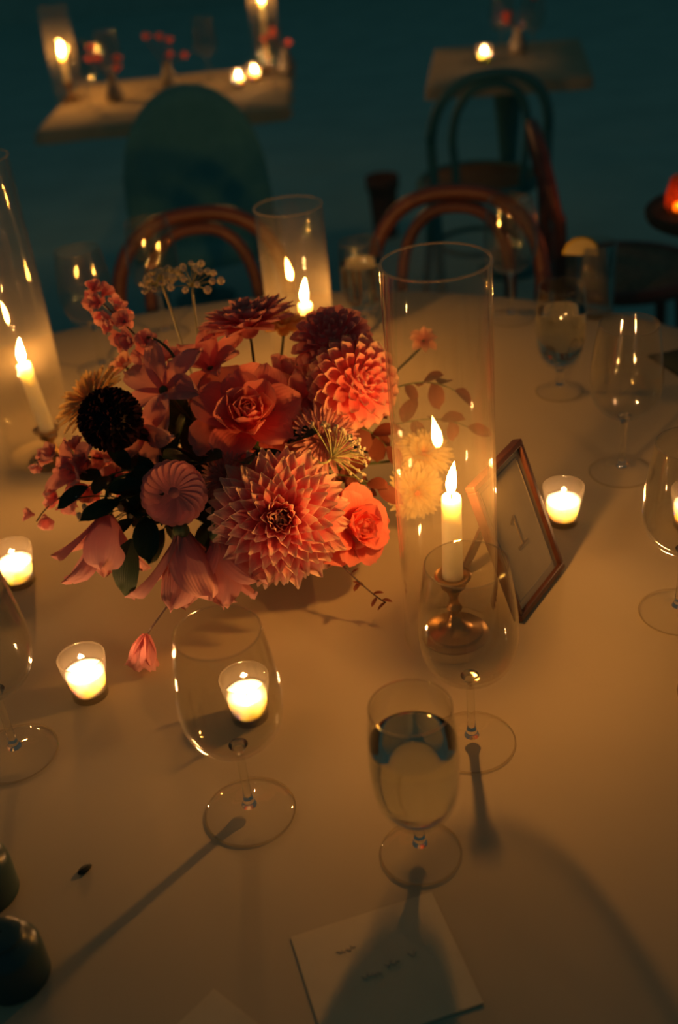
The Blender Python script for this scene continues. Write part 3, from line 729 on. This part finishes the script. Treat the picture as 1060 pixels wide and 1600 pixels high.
# hanging bud on its stalk
e = empty('hanging_blossom', (-.143, .96, T + .104)); tag(e, 'single drooping pink blossom on a thin dark stalk over the cloth', 'flower')
b0 = Vector((-.143, .96, .104))
MB().tube([Vector(p) - b0 for p in bez([(-.115, 1.03, .135), (-.135, .97, .112), (-.185, .945, .075), (-.215, .932, .042)], 14)], .0012, 7).build('stalk', 'dark_stem', e)
for i in range(6):
    me = petal_data('petal', 'dusty_pink', 1, .75, .5, -.05, .4, nu=6, nv=4, ruffle=.06, seed=70 + i, base=.3)
    M = Vector((-.25, -.25, -.9)).to_track_quat('Z', 'Y').to_matrix().to_4x4() @ petal_matrix(2 * PI * i / 6, R(66), 0, (.040,) * 3)
    M.translation = Vector((-.217, .931, .042)) - b0; link('petal', me, e, M)
# dark twig lower right
e = empty('budded_twig', (-.02, 1.0, T + .08)); tag(e, 'dark twig with tiny buds poking out below the coral rose', 'twig')
b0 = Vector((-.02, 1.0, .08)); tw = bez([(-.02, 1.0, .08), (.0, .975, .07), (.02, .962, .045), (.040, .955, .032)], 14)
MB().tube([p - b0 for p in tw], [.0012 - .0005 * i / 14 for i in range(15)], 6).build('stalk', 'dark_stem', e)
rnd = random.Random(12)
for i, k in enumerate((6, 8, 9, 11, 12, 13, 14)):
    d = Vector((rnd.uniform(-.6, .9), rnd.uniform(-.5, .2), rnd.uniform(-.8, .6))).normalized()
    M = d.to_track_quat('Y', 'Z').to_matrix().to_4x4() @ Matrix.Diagonal((.013, .013, .013, 1)); M.translation = tw[k] - b0
    link('leaf', leaf_mesh('red_leaf', .45)[i % 3], e, M)
# -- foliage
GREEN = 'dark green leafy sprig filling the shadowed middle of the centrepiece'
k = 0
for (a, ln, zz, dz) in [(200, .13, .12, .04), (222, .13, .10, .03), (245, .10, .11, .03), (268, .09, .09, .02), (180, .14, .14, .03), (160, .13, .15, .02), (300, .09, .10, .02), (335, .11, .10, .02), (20, .12, .12, .02), (60, .12, .13, .0), (100, .13, .14, .0), (140, .13, .14, .02)]:
    d = Vector((math.cos(R(a)), math.sin(R(a)), 0)); c = Vector((-.10, 1.13, 0))
    sprig(GREEN, [c + Vector((0, 0, .06)), c + d * ln * .4 + Vector((0, 0, zz + .03)), c + d * ln * .8 + Vector((0, 0, zz + dz)), c + d * ln + Vector((0, 0, zz))], 'dark_leaf', 9, .052, .5, seed=100 + k); k += 1
for q in range(8):
    a = R(q * 45 + 10); d = Vector((math.cos(a), math.sin(a), 0)); c = Vector((-.11, 1.11, 0))
    sprig(GREEN, [c + Vector((0, 0, .07)), c + d * .02 + Vector((0, 0, .12)), c + d * .05 + Vector((0, 0, .16)), c + d * .075 + Vector((0, 0, .18))], 'dark_leaf', 7, .05, .55, seed=200 + q)
for q, pts in enumerate([[(-.13, 1.09, .08), (-.17, 1.06, .15), (-.20, 1.045, .16), (-.235, 1.03, .15)], [(-.13, 1.09, .08), (-.16, 1.06, .13), (-.20, 1.04, .14), (-.225, 1.03, .125)], [(-.13, 1.1, .08), (-.19, 1.08, .18), (-.23, 1.06, .175), (-.27, 1.05, .16)], [(-.13, 1.09, .08), (-.15, 1.05, .14), (-.175, 1.04, .15), (-.205, 1.03, .165)]]):
    sprig(GREEN, pts, 'dark_leaf', 9, .046, .5, seed=500 + q)
sprig('single broad green leaf hanging between the two drooping tulips', [(-.15, 1.06, .09), (-.19, 1.02, .16), (-.215, 1.0, .145), (-.222, .99, .125)], 'dark_leaf', 2, .062, .5, seed=301, group='leaves at the front of the centrepiece')
RED = [('burgundy smoke-bush sprig between ball dahlia and front chimney', [(-.05, 1.12, .1), (.0, 1.13, .18), (.04, 1.125, .17), (.062, 1.115, .135)], 9),
       ('burgundy leafy sprig seen through the middle of the front chimney', [(-.05, 1.14, .1), (.04, 1.18, .18), (.11, 1.20, .19), (.155, 1.20, .155)], 10),
       ('burgundy leafy sprig reaching right behind the front chimney', [(-.05, 1.14, .1), (.05, 1.17, .13), (.11, 1.18, .15), (.165, 1.17, .12)], 9),
       ('burgundy leaf sprig beneath the spidery mauve chrysanthemum', [(-.06, 1.1, .1), (-.02, 1.07, .14), (.02, 1.06, .14), (.045, 1.05, .12)], 8)]
for i, (lb, pts, n_) in enumerate(RED): sprig(lb, pts, 'red_leaf', n_, .034, .62, seed=400 + i, group='burgundy leaf sprigs', droop=.3)

# ------------------------------------------------------------------ bentwood chairs
_chair = []
def bent_chair(x, y, rz, label, mat='bentwood', group='bentwood chairs'):
    """origin on the floor under the back hoop; the seat reaches out along -Y"""
    key = mat
    for k_, e0 in _chair:
        if k_ == key:
            e = copy_tree(e0); e.matrix_basis = Matrix.Translation((x, y, 0)) @ Matrix.Rotation(rz, 4, 'Z'); return tag(e, label, 'chair', group)
    e = empty('bentwood_chair', (x, y, 0), rz)
    def hoop(w_, ztop, z0, zb, lean_, r_):
        pts = []
        H = ztop - zb
        pts += [(-w_ * .46, -.03 if z0 < .3 else -.07, z0), (-w_ * .47, -.05, (z0 + zb) / 2)]
        for i in range(21):
            a_ = PI - PI * i / 20
            zz = zb + H * math.sin(a_) ** .8 if 0 < i < 20 else zb
            pts.append((w_ * .5 * math.copysign(abs(math.cos(a_)) ** .85, math.cos(a_)), -.05 + lean_ * (zz - zb) / H, zz))
        pts += [(w_ * .47, -.05, (z0 + zb) / 2), (w_ * .46, -.03 if z0 < .3 else -.07, z0)]
        P = [Vector(p) for p in pts]; out = []
        for i in range(len(P) - 1):
            p0 = P[max(i - 1, 0)]; p1 = P[i]; p2 = P[i + 1]; p3 = P[min(i + 2, len(P) - 1)]
            for k in range(3):
                t_ = k / 3; out.append(.5 * ((2 * p1) + (p2 - p0) * t_ + (2 * p0 - 5 * p1 + 4 * p2 - p3) * t_ * t_ + (3 * p1 - p0 - 3 * p2 + p3) * t_ ** 3))
        out.append(P[-1]); return MB().tube(out, r_, 10)
    hoop(.37, .825, .0, .62, .045, .0165).build('back_hoop', mat, e)
    hoop(.235, .796, .455, .62, .038, .0130).build('inner_hoop', mat, e)
    MB().tube([(.185 * math.cos(a), -.235 + .195 * math.sin(a), .445) for a in [2 * PI * i / 36 for i in range(36)]], .019, 10, True).build('seat_ring', mat, e)
    MB().lathe([(.001, .452), (.175, .456), (.18, .45), (.001, .446)], 36, c=(0, -.235, 0)).build('seat', 'cane', e)
    MB().tube([(.135 * math.cos(a), -.235 + .14 * math.sin(a), .24) for a in [2 * PI * i / 30 for i in range(30)]], .009, 8, True).build('leg_ring', mat, e)
    for s_ in (-1, 1):
        MB().tube([(s_ * .13, -.36, .44), (s_ * .145, -.375, .2), (s_ * .165, -.40, .0)], [.017, .0145, .011], 10).build('leg', mat, e)
    _chair.append((key, e)); return tag(e, label, 'chair', group)
bent_chair(.315, 2.29, R(-19), 'reddish bentwood chair at far side, right of the far chimney')
bent_chair(-.245, 2.33, R(6), 'reddish bentwood chair at far side, left of the far chimney')
bent_chair(.59, 3.43, R(180 + 4), 'shade-toned bentwood chair with its back to the right rear table', 'shaded_wood')
bent_chair(.565, 2.74, R(84), 'dim bentwood chair turned sideways in the gloom at right', 'bentwood')
# round-backed upholstered chair
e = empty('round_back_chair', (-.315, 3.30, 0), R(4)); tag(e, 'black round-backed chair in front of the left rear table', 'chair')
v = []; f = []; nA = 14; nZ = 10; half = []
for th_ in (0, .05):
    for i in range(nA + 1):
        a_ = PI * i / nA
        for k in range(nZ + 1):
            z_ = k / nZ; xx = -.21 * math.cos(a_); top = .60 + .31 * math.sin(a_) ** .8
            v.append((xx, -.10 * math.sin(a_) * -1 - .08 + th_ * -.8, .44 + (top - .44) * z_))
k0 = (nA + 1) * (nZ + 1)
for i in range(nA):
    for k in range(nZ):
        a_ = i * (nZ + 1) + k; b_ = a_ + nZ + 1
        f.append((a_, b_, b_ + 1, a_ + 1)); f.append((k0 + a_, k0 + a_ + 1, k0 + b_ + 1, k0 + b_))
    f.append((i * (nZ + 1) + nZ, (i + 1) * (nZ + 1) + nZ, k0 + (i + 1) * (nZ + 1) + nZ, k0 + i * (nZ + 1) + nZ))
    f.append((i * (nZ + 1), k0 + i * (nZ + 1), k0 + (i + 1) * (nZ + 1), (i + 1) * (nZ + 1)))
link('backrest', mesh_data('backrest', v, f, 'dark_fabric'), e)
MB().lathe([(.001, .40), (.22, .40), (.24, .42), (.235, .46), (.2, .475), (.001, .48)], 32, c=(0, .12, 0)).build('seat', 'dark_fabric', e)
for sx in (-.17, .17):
    for sy in (-.05, .29): MB().tube([(sx, sy, .41), (sx * 1.1, sy + (.02 if sy > 0 else -.02), 0)], [.018, .012], 8).build('leg', 'shaded_wood', e)

# ------------------------------------------------------------------ rear tables
def rear_table(x, y, w_, d_, rz, label, cl_label):
    e = empty('cafe_table', (x, y, 0), rz); tag(e, label, 'table', 'rear tables')
    MB().box(-w_ / 2, w_ / 2, -d_ / 2, d_ / 2, T - .03, T - .004).build('tabletop', 'table_wood', e, False)
    MB().lathe(smooth_prof([(.03, .03), (.04, .1), (.03, .4), (.06, T - .031)], 4), 18).build('post', 'shaded_wood', e)
    MB().lathe([(.001, 0), (.115, 0), (.115, .012), (.04, .035), (.001, .035)], 32).build('base', 'shaded_wood', e)
    v = []; f = []; per = []
    N_ = 14
    for i in range(N_): per.append((-1 + 2 * i / N_, -1))
    for i in range(N_): per.append((1, -1 + 2 * i / N_))
    for i in range(N_): per.append((1 - 2 * i / N_, 1))
    for i in range(N_): per.append((-1, 1 - 2 * i / N_))
    n_ = len(per)
    lev = [(0, 0), (.5, 0), (.97, 0), (1.0, .004), (1.006, .012), (1.01, .025), (1.015, .04)]
    for i, (a, b) in enumerate(per):
        for q, (s_, dz) in enumerate(lev):
            wv = (1 + .02 * math.sin(i * 1.7) * (dz / .04))
            v.append((a * max(s_, .001) * (w_ / 2 + .004) * wv, b * max(s_, .001) * (d_ / 2 + .004) * wv, T - dz))
    m_ = len(lev)
    for i in range(n_):
        j = (i + 1) % n_
        for q in range(m_ - 1): f.append((i * m_ + q, i * m_ + q + 1, j * m_ + q + 1, j * m_ + q))
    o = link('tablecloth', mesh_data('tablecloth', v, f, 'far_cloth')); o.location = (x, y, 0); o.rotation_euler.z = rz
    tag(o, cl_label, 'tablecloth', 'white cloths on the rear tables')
rear_table(-.42, 4.02, .80, .74, R(-2), 'square table at the rear left behind the black chair', 'white cloth on the rear left table')
rear_table(.74, 4.0, .52, .66, R(-10), 'square table at the rear right behind the shade-toned bentwood chair', 'white cloth on the rear right table')
VG = 'votives on the rear tables'; WG = 'glasses on the rear tables'
votive(-.19, 4.06, 'blurred votive on the rear left table near its right end', z=T, group=VG)
votive(-.135, 4.14, 'blurred votive just right of its twin on the rear left table', z=T, group=VG)
votive(.665, 4.03, 'blurred votive shining on the rear right table', z=T, group=VG)
TG = 'taper candles on the rear tables'
candlestick(-.79, 4.12, T, .05, 'candlestick at the left end of the rear left table', 'candlesticks on the rear tables')
taper((-.79, 4.12, T + .053), (-.79, 4.12, T + .15), 'burning taper at the left end of the rear left table', group=TG)
hurricane(-.79, 4.12, .05, .30, 'chimney at the left end of the rear left table', seg=40, group='chimneys on the rear table')
candlestick(-.085, 4.27, T, .11, 'candlestick at the right end of the rear left table', 'candlesticks on the rear tables')
taper((-.085, 4.27, T + .113), (-.085, 4.27, T + .235), 'burning taper at the top edge of the photo', group=TG)
hurricane(-.085, 4.27, .05, .36, 'chimney at the right end of the rear left table', seg=40, group='chimneys on the rear table')
wine(-.70, 3.95, 'blurred wine glass beside the left taper on the rear left table', group=WG)
wine(-.63, 4.12, 'blurred wine glass behind the front one on the rear left table', group=WG)
wine(-.30, 4.22, 'blurred wine glass in the middle of the rear left table', group=WG)
wine(-.07, 4.02, 'blurred wine glass at the right end of the rear left table', group=WG)
wine(.74, 4.10, 'blurred wine glass beside the votive on the rear right table', group=WG)
wine(.83, 4.02, 'blurred wine glass at right on the rear right table', group=WG)
def far_flowers(x, y, label, seed, n=5):
    e = empty('bud_vase', (x, y, T)); tag(e, label, 'bud vase', 'bud vases on the rear tables'); rnd = random.Random(seed)
    MB().lathe(smooth_prof([(.001, 0), (.025, .0), (.03, .03), (.014, .07), (.016, .085)], 4), 20).build('vase', 'vase', e)
    me = [petal_data('p', 'red_rose', 1, .7, .4, .1, .4, nu=3, nv=2, seed=q) for q in range(2)]
    for i in range(n):
        p = Vector((rnd.uniform(-.07, .07), rnd.uniform(-.03, .03), rnd.uniform(.08, .19)))
        bl = MB().tube(bez([(0, 0, .06), (p.x * .3, p.y * .3, .1), p], 5), .0015, 5).build('stalk', 'dark_stem', e)
        mb = MB()
        for k in range(12):
            M = petal_matrix(k * GA, R(80 - 6 * k), 0, (.024,) * 3); M.translation = p
            mb.add([M @ v_.co for v_ in me[k % 2].vertices], [tuple(q.vertices) for q in me[k % 2].polygons], [(.5, (q // 3) / 3) for q in range(len(me[0].vertices))])
        mb.build('blossom', 'red_rose', bl, uv=True)
far_flowers(-.62, 4.02, 'bud vase of red blossoms beside the taper on the rear left table', 1)
far_flowers(-.44, 4.16, 'bud vase of red blossoms at the centre of the rear left table', 2)
far_flowers(-.02, 4.2, 'bud vase of red blossoms at the right end of the rear left table', 3, 4)
far_flowers(.80, 4.12, 'bud vase of red blossoms on the rear right table', 4)

# ------------------------------------------------------------------ red lantern on a small side table at the right edge
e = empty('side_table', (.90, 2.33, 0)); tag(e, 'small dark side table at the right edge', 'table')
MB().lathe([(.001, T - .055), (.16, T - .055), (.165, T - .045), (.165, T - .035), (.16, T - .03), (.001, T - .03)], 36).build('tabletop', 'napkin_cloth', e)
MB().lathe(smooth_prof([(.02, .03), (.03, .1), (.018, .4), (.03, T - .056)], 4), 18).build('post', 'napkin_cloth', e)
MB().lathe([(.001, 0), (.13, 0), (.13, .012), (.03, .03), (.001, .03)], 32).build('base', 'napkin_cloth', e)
e = empty('red_lantern', (.805, 2.32, T - .03)); tag(e, 'small red glass lantern glowing at the right edge', 'lantern')
MB().lathe(smooth_prof([(.001, 0), (.03, 0), (.037, .03), (.03, .065), (.026, .075)], 5) + smooth_prof([(.024, .075), (.028, .064), (.035, .03), (.028, .004), (.001, .003)], 5), 36).build('glass', 'red_glass', e)
MB().lathe([(.001, .004), (.018, .004), (.018, .018), (.001, .017)], 24).build('wax', 'wax', e)
link('flame', FL_SMALL, e, Matrix.Translation((0, 0, .020)))
e = empty('terracotta_pot', (.32, 4.56, 0)); tag(e, 'dim terracotta pot on the floor between the rear tables', 'pot')
MB().lathe(smooth_prof([(.001, 0), (.045, 0), (.05, .02), (.06, .2)], 4) + [(.068, .2), (.07, .25), (.062, .25), (.055, .18), (.001, .17)], 32).build('pot', 'terracotta', e)
MB().lathe([(.001, .175), (.03, .2), (.054, .19), (.054, .178)], 24).build('soil', 'table_wood', e)
# folded dark napkin at the right edge of the big table
mb = MB(); nn = 10
vv = []; ff = []
for s_ in (0, 1):
    for i in range(nn + 1):
        for j in range(nn + 1):
            u, q = i / nn - .5, j / nn - .5
            vv.append((u * .12, q * .16, .0008 if s_ == 0 else .012 + .004 * math.sin(q * 9) * math.cos(u * 7) - .012 * (max(abs(u), abs(q)) * 2) ** 6))
k = (nn + 1) ** 2
for i in range(nn):
    for j in range(nn):
        a = i * (nn + 1) + j; ff.append((a, a + 1, a + nn + 2, a + nn + 1)); ff.append((k + a, k + a + nn + 1, k + a + nn + 2, k + a + 1))
o = link('napkin', mesh_data('napkin', vv, ff, 'napkin_cloth')); o.location = (.585, 1.50, T); o.rotation_euler.z = .3
tag(o, 'dark folded napkin at the right edge of the round table', 'napkin')
